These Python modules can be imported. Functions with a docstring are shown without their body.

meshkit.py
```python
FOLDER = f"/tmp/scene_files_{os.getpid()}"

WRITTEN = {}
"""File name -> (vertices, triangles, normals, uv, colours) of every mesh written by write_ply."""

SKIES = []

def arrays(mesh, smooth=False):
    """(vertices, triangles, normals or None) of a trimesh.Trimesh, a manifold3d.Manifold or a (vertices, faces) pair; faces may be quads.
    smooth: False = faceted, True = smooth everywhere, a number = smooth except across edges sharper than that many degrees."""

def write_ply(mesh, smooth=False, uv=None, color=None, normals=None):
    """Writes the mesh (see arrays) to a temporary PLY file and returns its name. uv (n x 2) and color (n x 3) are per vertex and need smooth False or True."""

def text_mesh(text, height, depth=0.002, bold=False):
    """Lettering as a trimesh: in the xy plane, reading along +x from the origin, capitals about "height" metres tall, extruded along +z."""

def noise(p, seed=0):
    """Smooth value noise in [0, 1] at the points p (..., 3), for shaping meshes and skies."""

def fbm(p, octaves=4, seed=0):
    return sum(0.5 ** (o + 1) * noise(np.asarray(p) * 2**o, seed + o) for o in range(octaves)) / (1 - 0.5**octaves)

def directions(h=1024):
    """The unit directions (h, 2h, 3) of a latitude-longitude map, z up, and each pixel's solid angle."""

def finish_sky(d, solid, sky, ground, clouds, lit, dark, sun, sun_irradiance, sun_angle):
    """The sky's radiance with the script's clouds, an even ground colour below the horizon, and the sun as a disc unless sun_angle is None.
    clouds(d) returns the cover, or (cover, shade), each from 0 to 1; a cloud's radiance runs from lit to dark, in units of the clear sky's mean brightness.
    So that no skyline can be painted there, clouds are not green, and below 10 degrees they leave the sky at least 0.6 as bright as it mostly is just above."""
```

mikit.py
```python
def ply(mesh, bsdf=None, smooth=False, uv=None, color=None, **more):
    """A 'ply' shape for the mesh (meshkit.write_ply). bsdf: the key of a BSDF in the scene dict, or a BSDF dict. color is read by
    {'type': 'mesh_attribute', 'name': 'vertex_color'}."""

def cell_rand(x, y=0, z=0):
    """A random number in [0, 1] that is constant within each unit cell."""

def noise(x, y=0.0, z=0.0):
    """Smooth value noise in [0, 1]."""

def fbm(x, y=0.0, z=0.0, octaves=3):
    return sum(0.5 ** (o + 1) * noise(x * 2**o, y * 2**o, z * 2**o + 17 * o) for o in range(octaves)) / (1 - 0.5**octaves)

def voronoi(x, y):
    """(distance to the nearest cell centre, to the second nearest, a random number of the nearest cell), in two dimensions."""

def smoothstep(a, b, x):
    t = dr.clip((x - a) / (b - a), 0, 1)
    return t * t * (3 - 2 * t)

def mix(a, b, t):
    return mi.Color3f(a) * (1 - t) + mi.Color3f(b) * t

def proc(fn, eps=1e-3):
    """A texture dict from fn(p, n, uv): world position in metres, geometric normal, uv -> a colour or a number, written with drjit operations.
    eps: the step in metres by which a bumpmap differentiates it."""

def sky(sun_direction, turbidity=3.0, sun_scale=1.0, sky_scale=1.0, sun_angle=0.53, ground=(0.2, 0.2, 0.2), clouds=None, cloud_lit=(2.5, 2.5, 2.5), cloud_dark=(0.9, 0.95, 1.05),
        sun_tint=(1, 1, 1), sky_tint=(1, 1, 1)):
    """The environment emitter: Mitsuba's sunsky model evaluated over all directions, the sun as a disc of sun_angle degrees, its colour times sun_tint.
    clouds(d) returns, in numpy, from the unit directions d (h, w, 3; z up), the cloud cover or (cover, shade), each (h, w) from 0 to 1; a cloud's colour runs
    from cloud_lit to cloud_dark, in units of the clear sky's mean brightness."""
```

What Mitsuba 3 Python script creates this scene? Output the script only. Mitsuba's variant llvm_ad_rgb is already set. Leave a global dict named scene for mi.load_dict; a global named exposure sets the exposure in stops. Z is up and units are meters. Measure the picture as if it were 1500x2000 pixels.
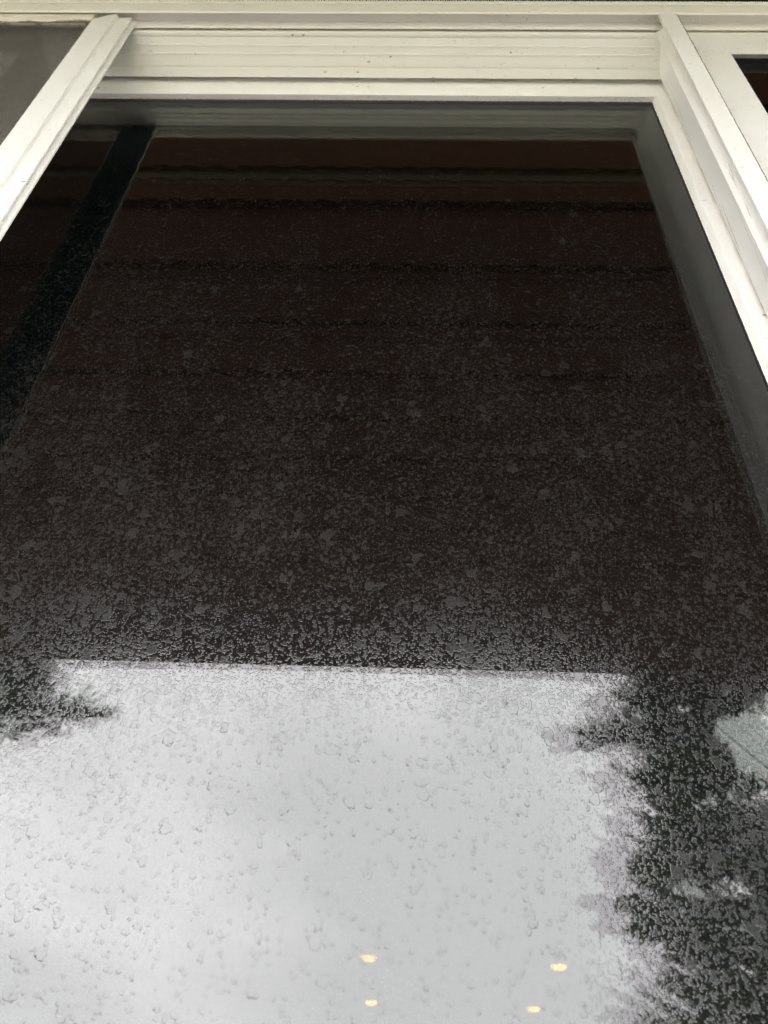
import math, random
import numpy as np, trimesh, mitsuba as mi, drjit as dr
import shapely.geometry as sg
import mikit, meshkit
from mikit import proc, noise, fbm, cell_rand, smoothstep, mix

T = mi.ScalarTransform4f
rng = np.random.default_rng(7)
random.seed(7)
scene, labels = {}, {}
R3 = lambda r, g, b: {'type': 'rgb', 'value': [r, g, b]}

# ------------------------------------------------------------------ camera, sky, exposure
# world: x right, y into the house, z up; the outer glass of the middle panel lies in y = 0
CAM = np.array([0.0, -0.6, 0.8])
FWD = np.array([-0.02880328, 0.74875355, 0.66222239])
UP = np.array([-0.02060088, -0.6628012, 0.74851197])
scene['camera'] = {'type': 'thinlens', 'fov': math.degrees(2 * math.atan(750 / 1650)), 'fov_axis': 'x',
                   'to_world': T().look_at(origin=CAM.tolist(), target=(CAM + FWD).tolist(), up=UP.tolist()),
                   'aperture_radius': 0.0017, 'focus_distance': 0.84, 'near_clip': 0.01, 'far_clip': 3000.0}
exposure = 5.15


def clouds(d):
    v = d / np.maximum(d[..., 2:3] + 0.25, 0.05)
    n = meshkit.fbm(np.stack([v[..., 0] * 1.7, v[..., 1] * 1.7, v[..., 2] * 0 + 3.0], -1), 4, seed=5)
    # an overcast sky is brighter overhead than at the horizon
    return np.ones_like(n), np.clip(0.98 - 1.35 * d[..., 2] + (n - 0.5) * 2.6, 0, 1)


scene['sky'] = mikit.sky([0.25, 0.62, 0.75], turbidity=4, sun_scale=0.12, sun_angle=20, clouds=clouds,
                         cloud_lit=(2.85, 2.83, 2.78), cloud_dark=(2.0, 2.0, 1.98))
labels['sky'] = {'kind': 'structure'}

# ------------------------------------------------------------------ helpers


def numbered(key):
    if key not in scene and key not in labels and not any(k.startswith(key + '__') for k in scene):
        return key
    i = 1
    while f'{key}_{i:03d}' in scene or f'{key}_{i:03d}' in labels or any(k.startswith(f'{key}_{i:03d}__') for k in scene):
        i += 1
    return f'{key}_{i:03d}'


def thing(name, label, cat, group=None):
    key = numbered(name)
    labels[key] = {'label': label, 'category': cat}
    if group:
        labels[key]['group'] = group
    return key


def part(parent, name, mesh, bsdf, smooth=False, label=None, kind=None, **more):
    key = numbered(parent + '__' + name)
    scene[key] = mikit.ply(mesh, bsdf, smooth=smooth, **more)
    e = {}
    if label:
        e['label'] = label
    if kind:
        e['kind'] = kind
    if e:
        labels[key] = e
    return key


def struct(name, mesh, bsdf, smooth=False, label=None):
    key = numbered(name)
    scene[key] = mikit.ply(mesh, bsdf, smooth=smooth)
    labels[key] = {'kind': 'structure'}
    if label:
        labels[key]['label'] = label


def cat(ms):
    return trimesh.util.concatenate(ms)


def box(x0, x1, y0, y1, z0, z1):
    m = trimesh.creation.box((x1 - x0, y1 - y0, z1 - z0))
    m.apply_translation(((x0 + x1) / 2, (y0 + y1) / 2, (z0 + z1) / 2))
    return m


def cbox(x0, x1, y0, y1, z0, z1, c=0.002):
    """box with chamfered edges"""
    P = []
    for sx, x in ((1, x0), (-1, x1)):
        for sy, y in ((1, y0), (-1, y1)):
            for sz, z in ((1, z0), (-1, z1)):
                P += [(x + sx * c, y + sy * c, z), (x + sx * c, y, z + sz * c), (x, y + sy * c, z + sz * c)]
    return trimesh.convex.convex_hull(np.array(P))


def along_x(poly, x0, x1):
    """extrude a closed (s, z) outline along x; s is the distance out of the glass plane towards the garden"""
    m = trimesh.creation.extrude_polygon(sg.Polygon(poly), x1 - x0, engine='earcut')
    v = m.vertices
    return trimesh.Trimesh(np.stack([v[:, 2] + x0, -v[:, 0], v[:, 1]], 1), m.faces[:, ::-1], process=False)


def along_z(poly, z0, z1):
    """extrude a closed (x, s) outline upwards"""
    m = trimesh.creation.extrude_polygon(sg.Polygon(poly), z1 - z0, engine='earcut')
    v = m.vertices
    return trimesh.Trimesh(np.stack([v[:, 0], -v[:, 1], v[:, 2] + z0], 1), m.faces[:, ::-1], process=False)


def cut_top(m, z_of_x):
    """trim the flat top of an upright extrusion to a line z(x)"""
    v = m.vertices.copy()
    top = v[:, 2] > v[:, 2].max() - 1e-6
    v[top, 2] = [z_of_x(x) for x in v[top, 0]]
    return trimesh.Trimesh(v, m.faces, process=False)


def arc(cx, cy, r, a0, a1, n=6):
    return [(cx + r * math.cos(math.radians(a)), cy + r * math.sin(math.radians(a))) for a in np.linspace(a0, a1, n)]


# ------------------------------------------------------------------ materials
def vinyl(base, dirty, streak):
    """weathered cream vinyl: faint mottling, fine specks of grime, streaks that run along the profile"""
    def fn(p, n, uv):
        x, y, z = p.x, p.y, p.z
        m = fbm(x * 9, y * 40 + 3, z * 9, 3)
        flat = dr.abs(n.x) < 0.3
        sx = dr.select(flat, x, y * 2 + z * 0.12)
        sz = dr.select(flat, z - y, x * 1.5)
        st = fbm(sx * 7, sz * 210, 2.0, 3)
        sp = noise(sx * 260, sz * 420, 1.0)
        cl = fbm(sx * 14 + 5, sz * 60, 9.0, 2)
        speck = smoothstep(0.86, 0.95, sp) * smoothstep(0.44, 0.62, cl)
        k = cell_rand(dr.floor(sx * 55), dr.floor(sz * 90), 4)
        jx = sx * 55 - dr.floor(sx * 55) - 0.5
        jz = sz * 90 - dr.floor(sz * 90) - 0.5
        dot = dr.select(k > 0.992, smoothstep(0.03, 0.008, jx * jx + jz * jz), 0.0)
        c = mix(base, dirty, 0.22 * smoothstep(0.35, 0.8, m) + streak * smoothstep(0.52, 0.8, st))
        c = mix(c, (0.20, 0.17, 0.12), 0.4 * speck)
        c = mix(c, (0.06, 0.05, 0.04), 0.75 * dot)
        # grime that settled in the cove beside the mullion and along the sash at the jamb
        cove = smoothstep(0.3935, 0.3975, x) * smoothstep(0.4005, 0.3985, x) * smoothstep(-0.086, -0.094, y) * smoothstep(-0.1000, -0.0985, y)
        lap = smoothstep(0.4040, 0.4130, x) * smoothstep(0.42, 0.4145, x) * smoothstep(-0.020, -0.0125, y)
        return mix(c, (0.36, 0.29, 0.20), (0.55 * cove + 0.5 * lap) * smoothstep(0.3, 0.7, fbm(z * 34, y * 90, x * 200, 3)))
    return {'type': 'principled', 'base_color': proc(fn), 'roughness': 0.42, 'specular': 0.45}


CREAM, DIRTY = (0.84, 0.832, 0.825), (0.76, 0.74, 0.70)
scene['mat_cream'] = vinyl(CREAM, DIRTY, 0.10)
scene['mat_cream_worn'] = vinyl((0.76, 0.745, 0.715), (0.70, 0.675, 0.63), 0.03)
scene['mat_white_vinyl'] = vinyl((0.70, 0.697, 0.69), (0.66, 0.64, 0.60), 0.06)


def chipped(p, n, uv):
    x, z = p.x, p.z
    c = mix((0.74, 0.71, 0.63), (0.62, 0.585, 0.50), smoothstep(0.4, 0.75, fbm(x * 22, z * 150, 1.0, 3)))
    patch = smoothstep(0.655, 0.69, fbm(x * 45 + 7, z * 190, 4.0, 3)) * smoothstep(2.3175, 2.314, z)
    return mix(c, (0.17, 0.16, 0.12), 0.85 * patch)


scene['mat_chipped'] = {'type': 'principled', 'base_color': proc(chipped), 'roughness': 0.5, 'specular': 0.4}
scene['mat_gasket'] = {'type': 'principled', 'base_color': R3(0.012, 0.012, 0.013), 'roughness': 0.6}
scene['mat_spline'] = {'type': 'principled', 'base_color': R3(0.05, 0.05, 0.05), 'roughness': 0.6}
scene['mat_stile_shade'] = {'type': 'principled', 'base_color': R3(0.045, 0.085, 0.095), 'roughness': 0.7}  # dark teal for the shaded back of the screen stile
scene['mat_seam_shade'] = {'type': 'principled', 'base_color': R3(0.22, 0.20, 0.18), 'roughness': 0.6}  # dark tone of the contact shadow beside the mullion
scene['mat_mesh'] = {'type': 'twosided', 'bsdf': {'type': 'diffuse', 'reflectance': R3(0.10, 0.096, 0.09)}}


def red_paint(p, n, uv):
    g = fbm(p.x * 2.2, p.y * 70, p.z * 70, 4)
    b = cell_rand(dr.floor((p.y + 0.275) / 0.148 + 100), 3, dr.floor(p.z * 7))
    c = mix((0.088, 0.036, 0.021), (0.135, 0.053, 0.030), g)
    return c * (0.8 + 0.35 * b)


GLASS = 0.68  # scale of the mirror reflection
scene['mat_red_paint'] = {'type': 'principled', 'base_color': proc(red_paint), 'roughness': 0.55, 'specular': 0.35}
scene['mat_tan_strip'] = {'type': 'principled', 'base_color': R3(0.14, 0.115, 0.065), 'roughness': 0.5}
scene['mat_dark_wood'] = {'type': 'diffuse', 'reflectance': R3(0.022, 0.018, 0.015)}
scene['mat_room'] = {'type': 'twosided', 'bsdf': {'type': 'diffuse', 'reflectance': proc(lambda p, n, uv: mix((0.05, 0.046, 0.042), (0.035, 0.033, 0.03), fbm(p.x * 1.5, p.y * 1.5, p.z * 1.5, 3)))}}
scene['mat_ring'] = {'type': 'principled', 'base_color': R3(0.75, 0.72, 0.66), 'roughness': 0.3}
scene['mat_cream_shaded'] = vinyl((0.47, 0.435, 0.41), (0.38, 0.34, 0.30), 0.1)  # the cream vinyl again, with the shade behind the mesh put into its colour
scene['mat_pale_sheet'] = {'type': 'twosided', 'bsdf': {'type': 'diffuse', 'reflectance': proc(lambda p, n, uv: mix((0.88, 0.88, 0.90), (0.74, 0.74, 0.76), noise(p.x * 900, p.z * 120, 0)))}}
scene['mat_grass'] = {'type': 'diffuse', 'reflectance': proc(lambda p, n, uv: mix((0.07, 0.08, 0.04), (0.12, 0.13, 0.07), fbm(p.x * 3, p.y * 3, 0, 4)))}
scene['mat_paving'] = {'type': 'diffuse', 'reflectance': proc(lambda p, n, uv: mix((0.165, 0.154, 0.138), (0.235, 0.22, 0.20), fbm(p.x * 6, p.y * 6, 0, 4)))}
scene['mat_bark'] = {'type': 'diffuse', 'reflectance': proc(lambda p, n, uv: mix((0.06, 0.05, 0.04), (0.13, 0.11, 0.09), fbm(p.x * 20, p.y * 20, p.z * 5, 3)))}
scene['mat_leaf'] = {'type': 'principledthin', 'base_color': proc(lambda p, n, uv: mix((0.030, 0.052, 0.020), (0.060, 0.095, 0.030), noise(p.x * 4, p.y * 4, p.z * 4))), 'roughness': 0.6, 'diff_trans': 0.5}


# dried mineral deposits on the outer face of the glass: raised flakes of several sizes with ragged rims
def flake_layer(x, z, cell, prob, seed, rim):
    w = 2.6 / cell
    x = x + (noise(x * w, z * w, seed + 0.3) - 0.5) * cell * 0.62
    z = z + (noise(x * w, z * w, seed + 7.7) - 0.5) * cell * 0.62
    u, v = x / cell, z / cell
    iu, iv = dr.floor(u), dr.floor(v)
    best, edge = mi.Float(0), mi.Float(0)
    for a in (-1, 0, 1):
        for b in (-1, 0, 1):
            cx, cy = iu + a, iv + b
            r1, r2, r3, r4 = (cell_rand(cx, cy, seed + k) for k in range(4))
            du, dv = u - (cx + r1), v - (cy + r2)
            stretch = 0.75 + 0.6 * r4
            d = dr.sqrt(dr.square(du * stretch) + dr.square(dv / stretch))
            rad = dr.select(r3 < prob, 0.22 + 0.50 * r3 / prob, -1.0)
            best = dr.maximum(best, smoothstep(rim, -rim, d - rad) * (0.55 + 0.45 * r4))
            low = 0.25 + 0.75 * smoothstep(0.15, -0.25, dv + 0.35 * du)  # the crust is thickest where the drop hung
            edge = dr.maximum(edge, dr.exp(-dr.square((d - rad) / (0.00028 / cell))) * low * dr.select(rad > 0, 0.4 + 0.6 * r4, 0.0))
    return best, edge


def ragged(p):
    wx = (noise(p.x * 620, p.z * 620, 3.3) - 0.5) * 0.0016 + (noise(p.x * 1500, p.z * 1500, 5.5) - 0.5) * 0.0007
    wz = (noise(p.x * 620, p.z * 620, 13.3) - 0.5) * 0.0016 + (noise(p.x * 1500, p.z * 1500, 15.5) - 0.5) * 0.0007
    return p.x + wx, p.z + wz


def amount(p):
    """how thickly the deposits lie: thin beside the stiles and below the head, patchy elsewhere"""
    side = smoothstep(0.385, 0.27, p.x) * 0.82 + 0.18
    top = smoothstep(2.15, 1.35, p.z) * 0.90 + 0.10
    left = smoothstep(-0.60, -0.42, p.x) * 0.7 + 0.3
    return side * top * left * (0.62 + 0.62 * smoothstep(0.3, 0.7, fbm(p.x * 14, p.z * 9, 2.0, 3)))


def deposits(p):
    x, z = ragged(p)
    k = amount(p)
    big = flake_layer(x, z, 0.0078, 0.055 * k * k * (0.3 + 0.7 * smoothstep(1.65, 1.15, p.z)), 11, 0.024)
    mid = flake_layer(x, z, 0.0029, 0.14 * k, 31, 0.05)
    small = flake_layer(x, z, 0.00155, 0.27 * k, 51, 0.10)
    tiny = flake_layer(p.x, p.z, 0.0011, 0.17 * k, 71, 0.15)
    return big, mid, small, tiny


def deposit_height(p, n, uv):
    (big, _), (mid, _), (small, _), (tiny, _) = deposits(p)
    return dr.maximum(dr.maximum(big, mid * 0.75), dr.maximum(small * 0.55, tiny * 0.35)) * 0.000042


def deposit_cover(p, n, uv):
    (big, _), (mid, _), (small, _), (tiny, _) = deposits(p)
    mottle = 0.45 + 0.8 * noise(p.x * 1500, p.z * 1500, 21.0)
    return dr.clip(dr.maximum(dr.maximum(big * 0.72, mid * 0.66), dr.maximum(small * 0.62, tiny * 0.85)) * mottle * 0.50 + 0.055 * smoothstep(1.75, 1.1, p.z), 0, 0.9)


def deposit_crust(p, n, uv):
    """the chalky outline that a dried drop leaves, heaviest along its lower edge"""
    x, z = ragged(p)
    k = amount(p)
    spots = dr.maximum(flake_layer(x, z, 0.0078, 0.055 * k * k * (0.3 + 0.7 * smoothstep(1.65, 1.15, p.z)), 11, 0.024)[1], flake_layer(x, z, 0.0029, 0.14 * k, 31, 0.05)[1] * 0.65)
    return dr.clip(spots * 0.95 * (0.35 + noise(p.x * 700, p.z * 700, 2.0)), 0, 0.8)


def unit_bow(p, n, uv):
    """the panes of a sealed unit are never quite flat: the second reflection is that of a gently bowed pane"""
    a, b = (p.x + 0.10) / 0.49, (p.z - 1.16) / 1.09
    return 0.0095 * (1 - dr.square(a)) * (1 - dr.square(b)) ** 3


# dark solar-control glass: its faces mirror as glass does, little passes into the dark room
def tinted(tint, k):
    return {'type': 'blendbsdf', 'weight': 0.05, 'bsdf_0': {'type': 'plastic', 'int_ior': 2.06, 'diffuse_reflectance': R3(0.0004, 0.0006, 0.0007), 'specular_reflectance': R3(*(k * t for t in tint))},
            'bsdf_1': {'type': 'thindielectric', 'int_ior': 1.52, 'specular_transmittance': R3(0.92, 0.97, 0.96)}}


def deposit_lobe(alpha, r):
    return {'type': 'roughconductor', 'material': 'none', 'alpha': alpha, 'distribution': 'beckmann', 'specular_reflectance': R3(r, r, r * 1.03)}


scene['mat_pane_dirty'] = {
    'type': 'blendbsdf', 'weight': proc(deposit_crust),
    'bsdf_0': {
        'type': 'blendbsdf', 'weight': 0.27,
        'bsdf_0': {'type': 'bumpmap', 'arbitrary': proc(deposit_height, eps=0.0002), 'scale': 1.0,
                   'bsdf': {'type': 'blendbsdf', 'weight': proc(deposit_cover), 'bsdf_0': tinted((1.03, 0.97, 1.03), GLASS),
                            'bsdf_1': {'type': 'blendbsdf', 'weight': 0.5, 'bsdf_0': deposit_lobe(0.08, 0.078),
                                       'bsdf_1': {'type': 'blendbsdf', 'weight': 0.22, 'bsdf_0': deposit_lobe(0.20, 0.085), 'bsdf_1': {'type': 'diffuse', 'reflectance': R3(0.42, 0.41, 0.39)}}}}},
        'bsdf_1': {'type': 'bumpmap', 'arbitrary': proc(unit_bow, eps=0.002), 'scale': 1.0, 'bsdf': tinted((0.84, 1.10, 0.88), GLASS)}},
    'bsdf_1': {'type': 'diffuse', 'reflectance': R3(0.032, 0.032, 0.031)}}
scene['mat_pane_dark'] = tinted((1, 0.99, 1), 0.5)
scene['mat_pane_clear'] = {'type': 'thindielectric', 'int_ior': 1.52}

# ------------------------------------------------------------------ ground
g = box(-400, 400, -400, 400, -0.5, 0.0)
struct('ground', g, 'mat_grass', label='green lawn under the overcast sky')
struct('patio', cbox(-7.0, 7.0, -5.4, -0.11, -0.05, 0.06, 0.01), 'mat_paving', label='pale grey concrete patio below the window')

# ------------------------------------------------------------------ house: wall, room
wall = thing('house_wall', 'red painted lap siding of the house wall just above the cream window trim', 'wall')
for z0 in np.arange(0.06, 2.37, 0.154):
    z1 = min(z0 + 0.1535, 2.389)
    for x0, x1 in ((-4.6, -1.60), (1.60, 4.6)):
        part(wall, 'siding_board', along_x([(0.092, z0), (0.104, z0), (0.104, z0 + 0.004), (0.094, z1), (0.088, z1), (0.088, z0 + 0.004)], x0, x1), 'mat_red_paint')
part(wall, 'siding_board', along_x([(0.086, 2.3895), (0.101, 2.3895), (0.0995, 2.3995), (0.086, 2.3995)], -4.6, 4.6), 'mat_red_paint')
part(wall, 'wall_core', cat([box(-4.6, -1.60, -0.086, 0.19, 0.0, 2.62), box(1.60, 4.6, -0.086, 0.19, 0.0, 2.62), box(-1.60, 1.60, -0.085, 0.19, 2.392, 2.62), box(-1.60, 1.60, -0.085, 0.19, 0.0, 0.075)]), 'mat_dark_wood')

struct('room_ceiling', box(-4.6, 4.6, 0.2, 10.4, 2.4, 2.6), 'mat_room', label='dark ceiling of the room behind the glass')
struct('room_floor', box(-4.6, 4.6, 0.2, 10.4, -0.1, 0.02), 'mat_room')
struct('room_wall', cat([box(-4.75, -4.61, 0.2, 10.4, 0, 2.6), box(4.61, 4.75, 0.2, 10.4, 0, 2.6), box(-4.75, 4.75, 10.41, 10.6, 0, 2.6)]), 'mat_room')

# recessed downlights in the room's ceiling, on a 1.35 m grid
for x, y, lab in ((-0.212, 5.955, 'lit yellow recessed ceiling light seen through the glass, nearer row, left of its pair'),
                  (1.128, 6.005, 'lit yellow recessed ceiling light behind the glass, nearer row, beside the reflected tree'),
                  (-0.224, 7.329, 'lit yellow recessed ceiling light seen through the glass, farther row, left of its pair'),
                  (1.118, 7.351, 'lit yellow recessed ceiling light seen through the glass, farther row, right of its pair')):
    t = thing('recessed_light', lab, 'ceiling light', 'recessed lights in the room ceiling')
    ring = trimesh.creation.revolve(np.array([(0.052, 0.004), (0.054, -0.004), (0.070, -0.006), (0.078, 0.0), (0.052, 0.004)]), sections=40)
    ring.apply_translation((x, y, 2.398))
    part(t, 'trim_ring', ring, 'mat_ring', smooth=40)
    prof = [(0.0005, -0.0265)] + [(0.054 * math.sin(a), -0.0005 - 0.026 * math.cos(a)) for a in np.linspace(0.15, math.pi / 2, 9)]
    bulb = trimesh.creation.revolve(np.array(prof), sections=36)
    bulb.apply_translation((x, y, 2.394))
    part(t, 'bulb', bulb, 'mat_ring', smooth=True, emitter={'type': 'area', 'radiance': R3(0.66, 0.34, 0.004)})

# ------------------------------------------------------------------ window unit
win = thing('sliding_window', 'wide cream vinyl sliding window with a dirty spotted middle pane reflecting trees and sky', 'window')
# head: grooved underside, nosing, fin, screen channel and outer lip
und = [(0.0220, 2.2832)]
for s, dz in ((0.0335, 0), (0.0337, 0.0016), (0.0356, 0.0016), (0.0358, 0), (0.0500, 0), (0.0502, -0.0018), (0.0520, -0.0018), (0.0522, 0), (0.0602, 0), (0.0604, -0.0016), (0.0624, -0.0016), (0.0626, 0)):
    und.append((s, 2.2872 + (s - 0.0275) * 0.75 + dz))
nosing = [(0.0705, 2.3195)] + arc(0.0727, 2.3262, 0.0066, -105, 0, 8)
head = [(0.0212, 2.385), (0.0212, 2.2842)] + und + nosing + [(0.0794, 2.3310), (0.0786, 2.3325), (0.0786, 2.340), (0.0822, 2.340), (0.0824, 2.3250), (0.0829, 2.3238), (0.0838, 2.3238), (0.0843, 2.3250), (0.0845, 2.3335),
        (0.0849, 2.352), (0.1020, 2.352), (0.1022, 2.3345), (0.1030, 2.3325), (0.1052, 2.3345), (0.1062, 2.3372), (0.1064, 2.3685), (0.1056, 2.3697), (0.094, 2.370), (0.094, 2.385)]
part(win, 'frame_head', along_x(head, -1.55, 1.55), 'mat_cream_worn', smooth=25)
trim = [(0.094, 2.3722), (0.1056, 2.3722), (0.1064, 2.3730), (0.1066, 2.3792), (0.1058, 2.3800), (0.1058, 2.3868), (0.1050, 2.3884), (0.094, 2.3884)]
part(win, 'head_trim', along_x(trim, -1.62, 1.62), 'mat_cream', smooth=20)
for a, b in ((-1.60, -1.551), (1.551, 1.60)):
    part(win, 'frame_jamb', cbox(a, b, -0.109, 0.04, 0.076, 2.3708, 0.003), 'mat_cream')
part(win, 'sill', along_x([(-0.04, 0.078), (0.112, 0.078), (0.128, 0.090), (0.128, 0.100), (0.108, 0.112), (0.02, 0.122), (-0.04, 0.125)], -1.549, 1.549), 'mat_cream_worn', smooth=20)
part(win, 'inner_head', box(-1.60, 1.60, 0.03, 0.19, 2.31, 2.391), 'mat_dark_wood')

# jamb and mullion right of the middle panel (plan outlines, x and s)
jamb = [(0.4140, -0.03), (0.4140, 0.0128), (0.4045, 0.0225), (0.4032, 0.0262), (0.4018, 0.0295), (0.4000, 0.055), (0.3985, 0.0700), (0.3960, 0.0748), (0.3925, 0.0758), (0.3900, 0.0775), (0.3898, 0.0792), (0.3905, 0.0803),
        (0.3950, 0.0830), (0.3985, 0.0880), (0.3992, 0.0935), (0.3975, 0.0985), (0.3955, 0.0996), (0.4196, 0.0996), (0.4196, -0.03)]
part(win, 'jamb', cut_top(along_z(jamb, 0.118, 2.33), lambda x: 2.3225), 'mat_cream', smooth=35)
post = [(0.3905, 0.1000), (0.3905, 0.1038), (0.3912, 0.1048), (0.4183, 0.1048), (0.4196, 0.1036), (0.4196, 0.1000)]
part(win, 'mullion', along_z(post, 0.118, 2.3420), 'mat_white_vinyl', smooth=20)
part(win, 'shade_strip', along_z([(0.4198, 0.0790), (0.4198, 0.1044), (0.4203, 0.1044), (0.4203, 0.0790)], 0.118, 2.332), 'mat_seam_shade')  # thin dark strip that draws the contact shadow between mullion and right sash


def frame_sash(x0, x1, gx0, gx1, ztop, gz, s_front, s_glass, s_back, mat, zbot=0.122, gzb=0.19, bead=0.0, bevel=0.0045, gasket='mat_gasket'):
    """one glazed panel: mitred rails and stiles with a sloping glazing bead, black gasket, pane"""
    si = s_glass + 0.0026
    key = part(win, 'sash', cat([
        along_x([(s_front, ztop), (s_front, gz + 0.0008), (s_front - 0.0008, gz), (si, gz + bead), (s_back, gz + bead), (s_back, ztop)], x0 + 0.0004, x1 - 0.0004),
        along_x([(s_front, zbot), (s_front, gzb - 0.002), (s_front - 0.0015, gzb), (si, gzb - 0.004), (s_back, gzb - 0.004), (s_back, zbot)], x0 + 0.0004, x1 - 0.0004)]), mat, smooth=20)
    for a, b, inner in ((x0, gx0, 1), (gx1, x1, -1)):
        e, o = (b, a) if inner > 0 else (a, b)
        pl = [(o, s_front + 0.0007), (e - inner * (bevel + 0.001), s_front + 0.0007), (e - inner * bevel, s_front), (e, si), (e, s_back), (o, s_back)]
        st = along_z(pl, zbot, ztop)
        v = st.vertices  # the stile's inner edge stops at the mitre
        top = v[:, 2] > ztop - 1e-6
        f = np.clip((v[top, 0] - o) / (e - inner * bevel - o), 0, 1)
        v[top, 2] = ztop - 0.0008 - f * (ztop - gz - 0.0006)
        part(key, 'stile', trimesh.Trimesh(v, st.faces, process=False), mat, smooth=20)
        gk = [(e + inner * 0.0004, si), (e + inner * 0.0014, s_glass + 0.0003), (e - inner * 0.008, s_glass + 0.0003), (e - inner * 0.008, si)]
        part(key, 'gasket', along_z(gk, zbot + 0.07, gz + bead + 0.006), gasket)
    gs = [(s_glass + 0.0004, gz + bead - 0.0065), (si, gz + bead - 0.0006), (si, gz + bead + 0.008), (s_glass + 0.0004, gz + bead + 0.008)]
    part(key, 'gasket', along_x(gs, gx0 - 0.002, gx1 + 0.002), gasket)
    return key


def sheet(x0, x1, z0, z1, y, nx=1, nz=1, bow=0.0):
    """a pane of glass: a single sheet, bowed towards the garden as the panes of sealed units are"""
    xs, zs = np.linspace(x0, x1, nx + 1), np.linspace(z0, z1, nz + 1)
    X, Z = np.meshgrid(xs, zs)
    a, b = (X - (x0 + x1) / 2) / ((x1 - x0) / 2), (Z - (z0 + z1) / 2) / ((z1 - z0) / 2)
    Y = y - bow * (1 - a ** 2) * (1 - b ** 2)
    v = np.stack([X, Y, Z], -1).reshape(-1, 3)
    i = np.arange(nz)[:, None] * (nx + 1) + np.arange(nx)[None]
    i = i.ravel()
    f = np.concatenate([np.stack([i, i + 1, i + nx + 2], 1), np.stack([i, i + nx + 2, i + nx + 1], 1)])
    return trimesh.Trimesh(v, f, process=False)


mid = frame_sash(-0.6186, 0.436, -0.590, 0.3868, 2.336, 2.2395, 0.0122, 0.0, -0.03, 'mat_cream', bead=0.0012)
part(mid, 'pane', sheet(-0.595, 0.392, 0.18, 2.246, 0.0, 24, 40, 0.0), 'mat_pane_dirty', smooth=True, label='outer pane covered with dried mineral flakes')
part(mid, 'inner_pane', sheet(-0.595, 0.392, 0.18, 2.246, 0.020), 'mat_pane_clear')

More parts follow.
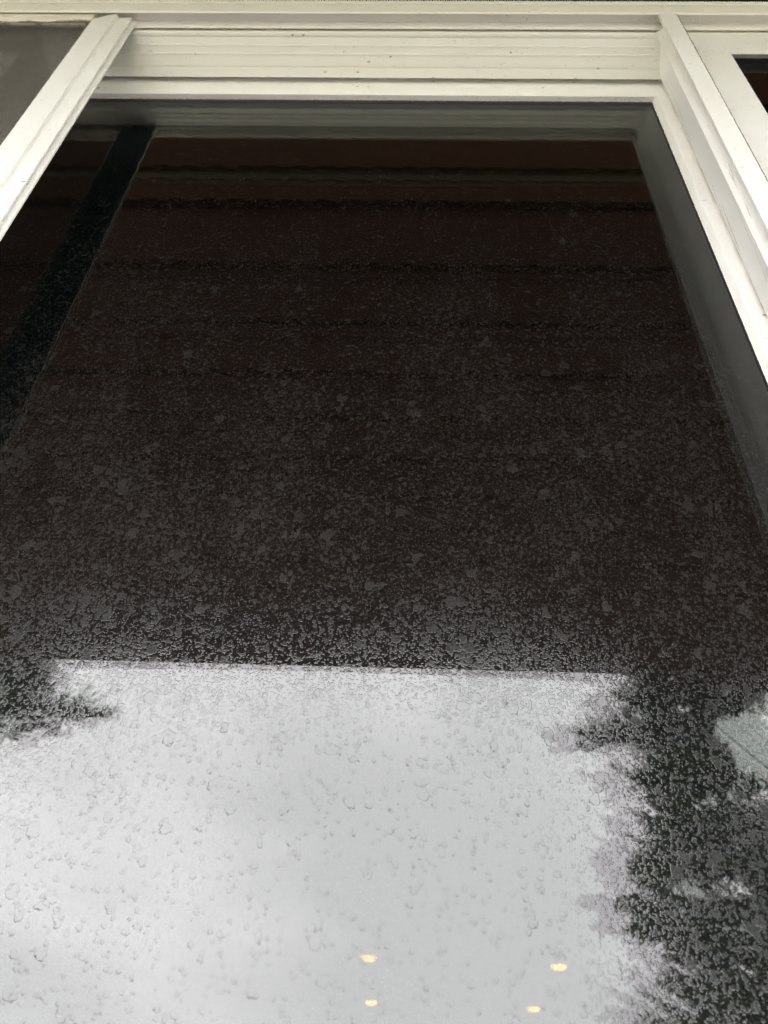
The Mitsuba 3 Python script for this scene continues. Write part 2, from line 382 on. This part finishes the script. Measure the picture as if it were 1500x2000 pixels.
rs = frame_sash(0.4203, 1.548, 0.4935, 1.50, 2.3225, 2.2400, 0.0782, 0.064, 0.036, 'mat_white_vinyl', bead=0.012, bevel=0.001)
part(rs, 'pane', sheet(0.487, 1.507, 0.17, 2.258, -0.064), 'mat_pane_dark')
ls = frame_sash(-1.548, -0.6352, -1.50, -0.6375, 2.3225, 2.2780, 0.0780, 0.062, 0.028, 'mat_cream_shaded', bead=0.004, bevel=0.0006, gasket='mat_cream_shaded')
part(ls, 'pane', sheet(-1.507, -0.634, 0.17, 2.286, -0.062), 'mat_pane_clear')
part(win, 'interlock', along_z([(-0.6348, 0.0770), (-0.6230, 0.0270), (-0.6190, 0.0140), (-0.6190, -0.03), (-0.6348, -0.03)], 0.122, 2.3170), 'mat_cream_shaded')

pale_sheet = thing('added_sheet', 'pale sheet added close behind the left pane and the insect screen for a bright patch in the glass', 'pale_sheet')  # added sheet, not a known blind: gives the left pane its bright patch
part(pale_sheet, 'flat_sheet', box(-1.499, -0.6385, -0.0608, -0.0603, 0.22, 2.2815), 'mat_pale_sheet')
part(pale_sheet, 'sheet_bar', cbox(-1.499, -0.640, -0.057, -0.050, 0.205, 0.2195), 'mat_ring')

# ------------------------------------------------------------------ insect screen in the outer track
scr = thing('window_screen', 'cream framed sliding insect screen with grey mesh at the left of the window', 'window screen')
stile = [(-0.5375, 0.0850), (-0.5375, 0.0993), (-0.5368, 0.1000), (-0.5022, 0.1000), (-0.5014, 0.0994), (-0.5009, 0.0950), (-0.4995, 0.0942), (-0.4794, 0.0942), (-0.4787, 0.0936),
         (-0.4787, 0.0918), (-0.4815, 0.0910), (-0.4815, 0.0884), (-0.4732, 0.0874), (-0.4728, 0.0868), (-0.4728, 0.0850)]
st = along_z(stile, 0.115, 2.335)


def screen_top(x):
    return 2.3405 - 0.028 * min(1, max(0, (-0.506 - x) / 0.0315)) ** 1.6 if x < -0.5015 else 2.3390


part(scr, 'stile', cut_top(st, screen_top), 'mat_white_vinyl', smooth=20)
part(scr, 'stile', along_z([(-1.548, 0.0850), (-1.548, 0.1000), (-1.500, 0.1000), (-1.500, 0.0850)], 0.115, 2.335), 'mat_white_vinyl')
part(scr, 'shade_strip', along_z([(-0.5345, 0.0835), (-0.5345, 0.0848), (-0.4742, 0.0848), (-0.4742, 0.0835)], 0.116, 2.33), 'mat_stile_shade')  # added dark strip: paints shade onto the back of the stile
part(scr, 'top_rail', along_x([(0.0866, 2.350), (0.0866, 2.3180), (0.0945, 2.3150), (0.0950, 2.2995), (0.0962, 2.2985), (0.0970, 2.3000), (0.0965, 2.3160), (0.0988, 2.3168), (0.1000, 2.3180), (0.1000, 2.3490), (0.0995, 2.350)], -1.499, -0.5380), 'mat_chipped', smooth=20)
part(scr, 'bottom_rail', along_x([(0.0866, 0.130), (0.1000, 0.130), (0.1000, 0.160), (0.0866, 0.160)], -1.499, -0.5380), 'mat_white_vinyl')


def wires():
    r, pitch = 0.00018, 0.0015
    c = np.array([(1, 0), (0, 1), (-1, 0), (0, -1)]) * r
    fs = np.array([[k, (k + 1) % 4, (k + 1) % 4 + 4] for k in range(4)] + [[k, (k + 1) % 4 + 4, k + 4] for k in range(4)])
    V, F, n = [], [], 0
    ragged_top = lambda x: 2.3085 + 0.004 * math.sin(x * 31) + 0.003 * math.sin(x * 77 + 1)
    for x in np.arange(-1.499, -0.5385, pitch):
        zt, s0 = ragged_top(x), 0.0935
        pts = [(0.15, s0), (2.292, s0), (2.2990, 0.0985), (zt, 0.0982)]
        for (za, sa), (zb, sb) in zip(pts[:-1], pts[1:]):
            V += [(x + u, -sa + w, za) for u, w in c] + [(x + u, -sb + w, zb) for u, w in c]
            F.append(fs + n)
            n += 8
    for z in np.arange(0.15, 2.292, pitch):
        V += [(-1.499, -0.0935 + u, z + w) for u, w in c] + [(-0.5385, -0.0935 + u, z + w) for u, w in c]
        F.append(fs + n)
        n += 8
    for z in np.arange(2.2925, 2.312, pitch):
        s = 0.0935 + 0.005 * (z - 2.292) / 0.007 if z < 2.299 else 0.0983
        xs = np.arange(-1.499, -0.5385, 0.02)
        for xa in xs:
            xb = min(xa + 0.02, -0.5385)
            if z < ragged_top((xa + xb) / 2):
                V += [(xa, -s + u, z + w) for u, w in c] + [(xb, -s + u, z + w) for u, w in c]
                F.append(fs + n)
                n += 8
    return trimesh.Trimesh(np.array(V), np.vstack(F), process=False)


part(scr, 'mesh', wires(), 'mat_mesh', kind='stuff', label='fine grey woven insect mesh')
part(scr, 'spline', along_z([(x - 0.5395, s + 0.0945) for x, s in arc(0, 0, 0.0014, 0, 315, 8)], 0.15, 2.297), 'mat_spline', smooth=60)

# ------------------------------------------------------------------ porch roof over the window: red board ceiling, seen mirrored in the glass
roof = thing('porch_roof', 'dark red boarded underside of the deep porch roof mirrored in the upper glass', 'porch roof')
part(roof, 'ceiling_board', cbox(-4.6, 4.6, -0.196, -0.112, 2.4012, 2.425, 0.002), 'mat_red_paint')
part(roof, 'batten', cbox(-4.6, 4.6, -0.2205, -0.2030, 2.396, 2.424, 0.003), 'mat_tan_strip', label='tan strip of moulding between the boards')
edges = [0.2235] + [0.275 + 0.148 * k for k in range(13)]
for a, b in zip(edges[:-1], edges[1:]):
    lo, hi = a + (0.0075 if a > 0.25 else 0.0), b - 0.0075
    dz = rng.uniform(-0.0012, 0.0012)
    part(roof, 'ceiling_board', cbox(-4.6, 4.6, -hi, -lo, 2.4012 + dz, 2.424, 0.003), 'mat_red_paint')
part(roof, 'fascia', cbox(-4.64, 4.64, -2.098, -2.058, 2.396, 2.66, 0.004), 'mat_red_paint')
part(roof, 'roof_deck', box(-4.62, 4.62, -2.057, 0.18, 2.44, 2.64), 'mat_dark_wood')


# ------------------------------------------------------------------ trees in the garden
def tube(pts, radii, sides=7):
    V, F = [], []
    for k, (p, r) in enumerate(zip(pts, radii)):
        d = np.array(pts[min(k + 1, len(pts) - 1)]) - np.array(pts[max(k - 1, 0)])
        d = d / np.linalg.norm(d)
        a = np.cross(d, [0.31, 0.77, 0.21])
        a /= np.linalg.norm(a)
        b = np.cross(d, a)
        for q in range(sides):
            t = 2 * math.pi * q / sides
            V.append(np.array(p) + r * (math.cos(t) * a + math.sin(t) * b))
    for k in range(len(pts) - 1):
        for q in range(sides):
            i, j = k * sides + q, k * sides + (q + 1) % sides
            F += [[i, j, j + sides], [i, j + sides, i + sides]]
    return trimesh.Trimesh(np.array(V), np.array(F), process=False)


LEAF = np.array([(0, 0, 0), (0.28, 0.22, 0.05), (0.62, 0.16, 0.03), (1, 0, -0.06), (0.62, -0.16, 0.03), (0.28, -0.22, 0.05)])
LEAFF = np.array([[0, 1, 5], [1, 2, 5], [2, 4, 5], [2, 3, 4]])


def leaves(sprays, rs):
    """sprays: (base, direction, length); each is a twig set with leaves on both sides"""
    V, F, n, twigs = [], [], 0, []
    for base, d, L in sprays:
        d = d / np.linalg.norm(d)
        side = np.cross(d, rs.normal(0, 1, 3))
        side /= np.linalg.norm(side)
        nrm = np.cross(d, side)
        twigs.append(tube([base, base + d * L * 0.5 + nrm * 0.02, base + d * L], [0.004, 0.003, 0.0015], 3))
        for t in np.linspace(0.12, 1.0, max(4, int(L / 0.024))):
            for sg_ in (-1, 1):
                a = d * rs.uniform(0.35, 0.9) + side * sg_ * rs.uniform(0.35, 0.8) + nrm * rs.normal(0, 0.25)
                a /= np.linalg.norm(a)
                w = np.cross(a, nrm + rs.normal(0, 0.3, 3))
                w /= np.linalg.norm(w)
                u = np.cross(a, w)
                s = rs.uniform(0.05, 0.095) * (1.1 - 0.45 * t)
                o = base + d * L * t
                V.append(o + s * (LEAF[:, :1] * a + LEAF[:, 1:2] * w + LEAF[:, 2:] * u))
                F.append(LEAFF + n)
                n += len(LEAF)
    return trimesh.Trimesh(np.vstack(V), np.vstack(F), process=False), cat(twigs)


def tree(name, label, foot, trunk_top, clumps, seed):
    """clumps: (x, y, z, rx, ry, rz, sprays): each hangs on a limb of its own"""
    rs = np.random.default_rng(seed)
    t = thing(name, label, 'tree')
    foot, trunk_top = np.array(foot, float), np.array(trunk_top, float)
    tp = [foot + (trunk_top - foot) * k + np.array([0.06 * math.sin(5 * k), 0.05 * math.cos(4 * k), 0]) for k in np.linspace(0, 1, 9)]
    part(t, 'trunk', tube(tp, np.linspace(0.17, 0.03, 9), 10), 'mat_bark', smooth=True)
    sprays = []
    for (x, y, z, rx, ry, rz, cnt) in clumps:
        cnt = int(cnt * 2.5)
        c = np.array([x, y, z])
        k = min(max((z - (1.9 if 4.0 < z < 5.15 else 0.5) - foot[2]) / (trunk_top[2] - foot[2]), 0.12), 0.95)
        root = foot + (trunk_top - foot) * k
        midp = (root + c) / 2 + np.array([0, 0, 0.12])
        part(t, 'limb', tube([root, midp, c], [0.014, 0.009, 0.003], 6), 'mat_bark', smooth=True)
        for _ in range(cnt):
            q = rs.normal(0, 1, 3)
            q /= np.linalg.norm(q)
            p = c + q * np.array([rx, ry, rz]) * rs.uniform(0.15, 1.1) ** 0.5
            d = (p - root) / np.linalg.norm(p - root) * 1.0 + q * 0.6 + rs.normal(0, 0.25, 3) + np.array([0, 0, -0.15])
            L = rs.uniform(0.20, 0.40)
            sprays.append((p - 0.5 * L * d / np.linalg.norm(d), d, L))
    leaf, twig = leaves(sprays, rs)
    part(t, 'crown', leaf, 'mat_leaf', kind='stuff')
    part(t, 'twigs', twig, 'mat_bark', kind='stuff')


Y = -7.0
tree('leafy_tree', 'dark leafy tree mirrored at the lower right with pale sky through its gap', (5.5, -7.4, 0), (5.2, -7.2, 7.4), [
    (2.75, Y, 5.50, 0.55, 0.4, 0.40, 60), (2.42, Y, 5.05, 0.22, 0.3, 0.28, 22), (2.02, Y, 4.64, 0.26, 0.2, 0.07, 14), (1.84, Y, 4.60, 0.12, 0.15, 0.05, 7), (3.2, Y, 4.74, 0.2, 0.3, 0.28, 40), (3.34, Y, 4.36, 0.2, 0.3, 0.16, 26), (3.34, Y, 5.04, 0.16, 0.3, 0.14, 18), (2.45, Y, 4.70, 0.28, 0.3, 0.14, 16),
    (2.68, Y, 4.42, 0.26, 0.3, 0.26, 22), (2.42, Y, 4.22, 0.34, 0.3, 0.12, 18), (2.60, Y, 3.85, 0.44, 0.4, 0.24, 44), (2.50, Y, 3.45, 0.46, 0.4, 0.22, 44),
    (2.34, Y, 3.05, 0.46, 0.4, 0.26, 48), (2.74, Y, 2.66, 0.52, 0.4, 0.28, 52), (2.42, Y, 2.22, 0.46, 0.4, 0.24, 40), (3.25, Y, 3.65, 0.42, 0.5, 0.34, 60),
    (3.3, Y, 3.0, 0.5, 0.5, 0.4, 80), (3.3, Y, 2.35, 0.5, 0.5, 0.35, 60), (3.62, Y, 5.55, 0.45, 0.5, 0.36, 50), (3.10, Y, 5.25, 0.25, 0.4, 0.16, 22), (2.95, Y, 4.95, 0.22, 0.3, 0.18, 24), (3.02, Y, 4.55, 0.24, 0.3, 0.24, 32), (3.0, Y, 4.22, 0.24, 0.3, 0.16, 22), (3.75, Y, 5.25, 0.35, 0.3, 0.12, 22), (3.72, Y, 4.0, 0.45, 0.4, 0.22, 36),
    (5.15, Y - .2, 4.6, 0.36, 0.5, 0.45, 60), (4.3, Y - .2, 3.6, 0.6, 0.6, 0.5, 80), (4.2, Y - .2, 2.6, 0.5, 0.6, 0.5, 60), (3.4, Y, 6.3, 0.9, 0.8, 0.5, 110), (4.6, Y, 6.0, 0.8, 0.8, 0.7, 100), (4.0, Y, 7.1, 0.7, 0.7, 0.5, 80)], 3)
tree('leafy_tree', 'dark leafy branch of another tree mirrored at the left edge of the glass', (-6.2, -7.4, 0), (-6.0, -7.2, 7.2), [
    (-4.05, Y, 5.25, 0.36, 0.3, 0.26, 34), (-4.0, Y, 4.86, 0.26, 0.3, 0.2, 22), (-3.46, Y, 4.76, 0.34, 0.2, 0.05, 12), (-3.95, Y, 4.56, 0.14, 0.2, 0.14, 9), (-3.62, Y, 4.62, 0.07, 0.1, 0.1, 3),
    (-4.7, Y, 4.95, 0.4, 0.4, 0.42, 50), (-5.4, Y, 5.3, 0.7, 0.6, 0.6, 90), (-6.3, Y, 5.6, 0.8, 0.8, 0.8, 120), (-6.1, Y, 6.7, 0.9, 0.8, 0.6, 110), (-5.0, Y, 6.2, 0.7, 0.7, 0.5, 70), (-6.9, Y, 4.6, 0.6, 0.7, 0.6, 70)], 9)
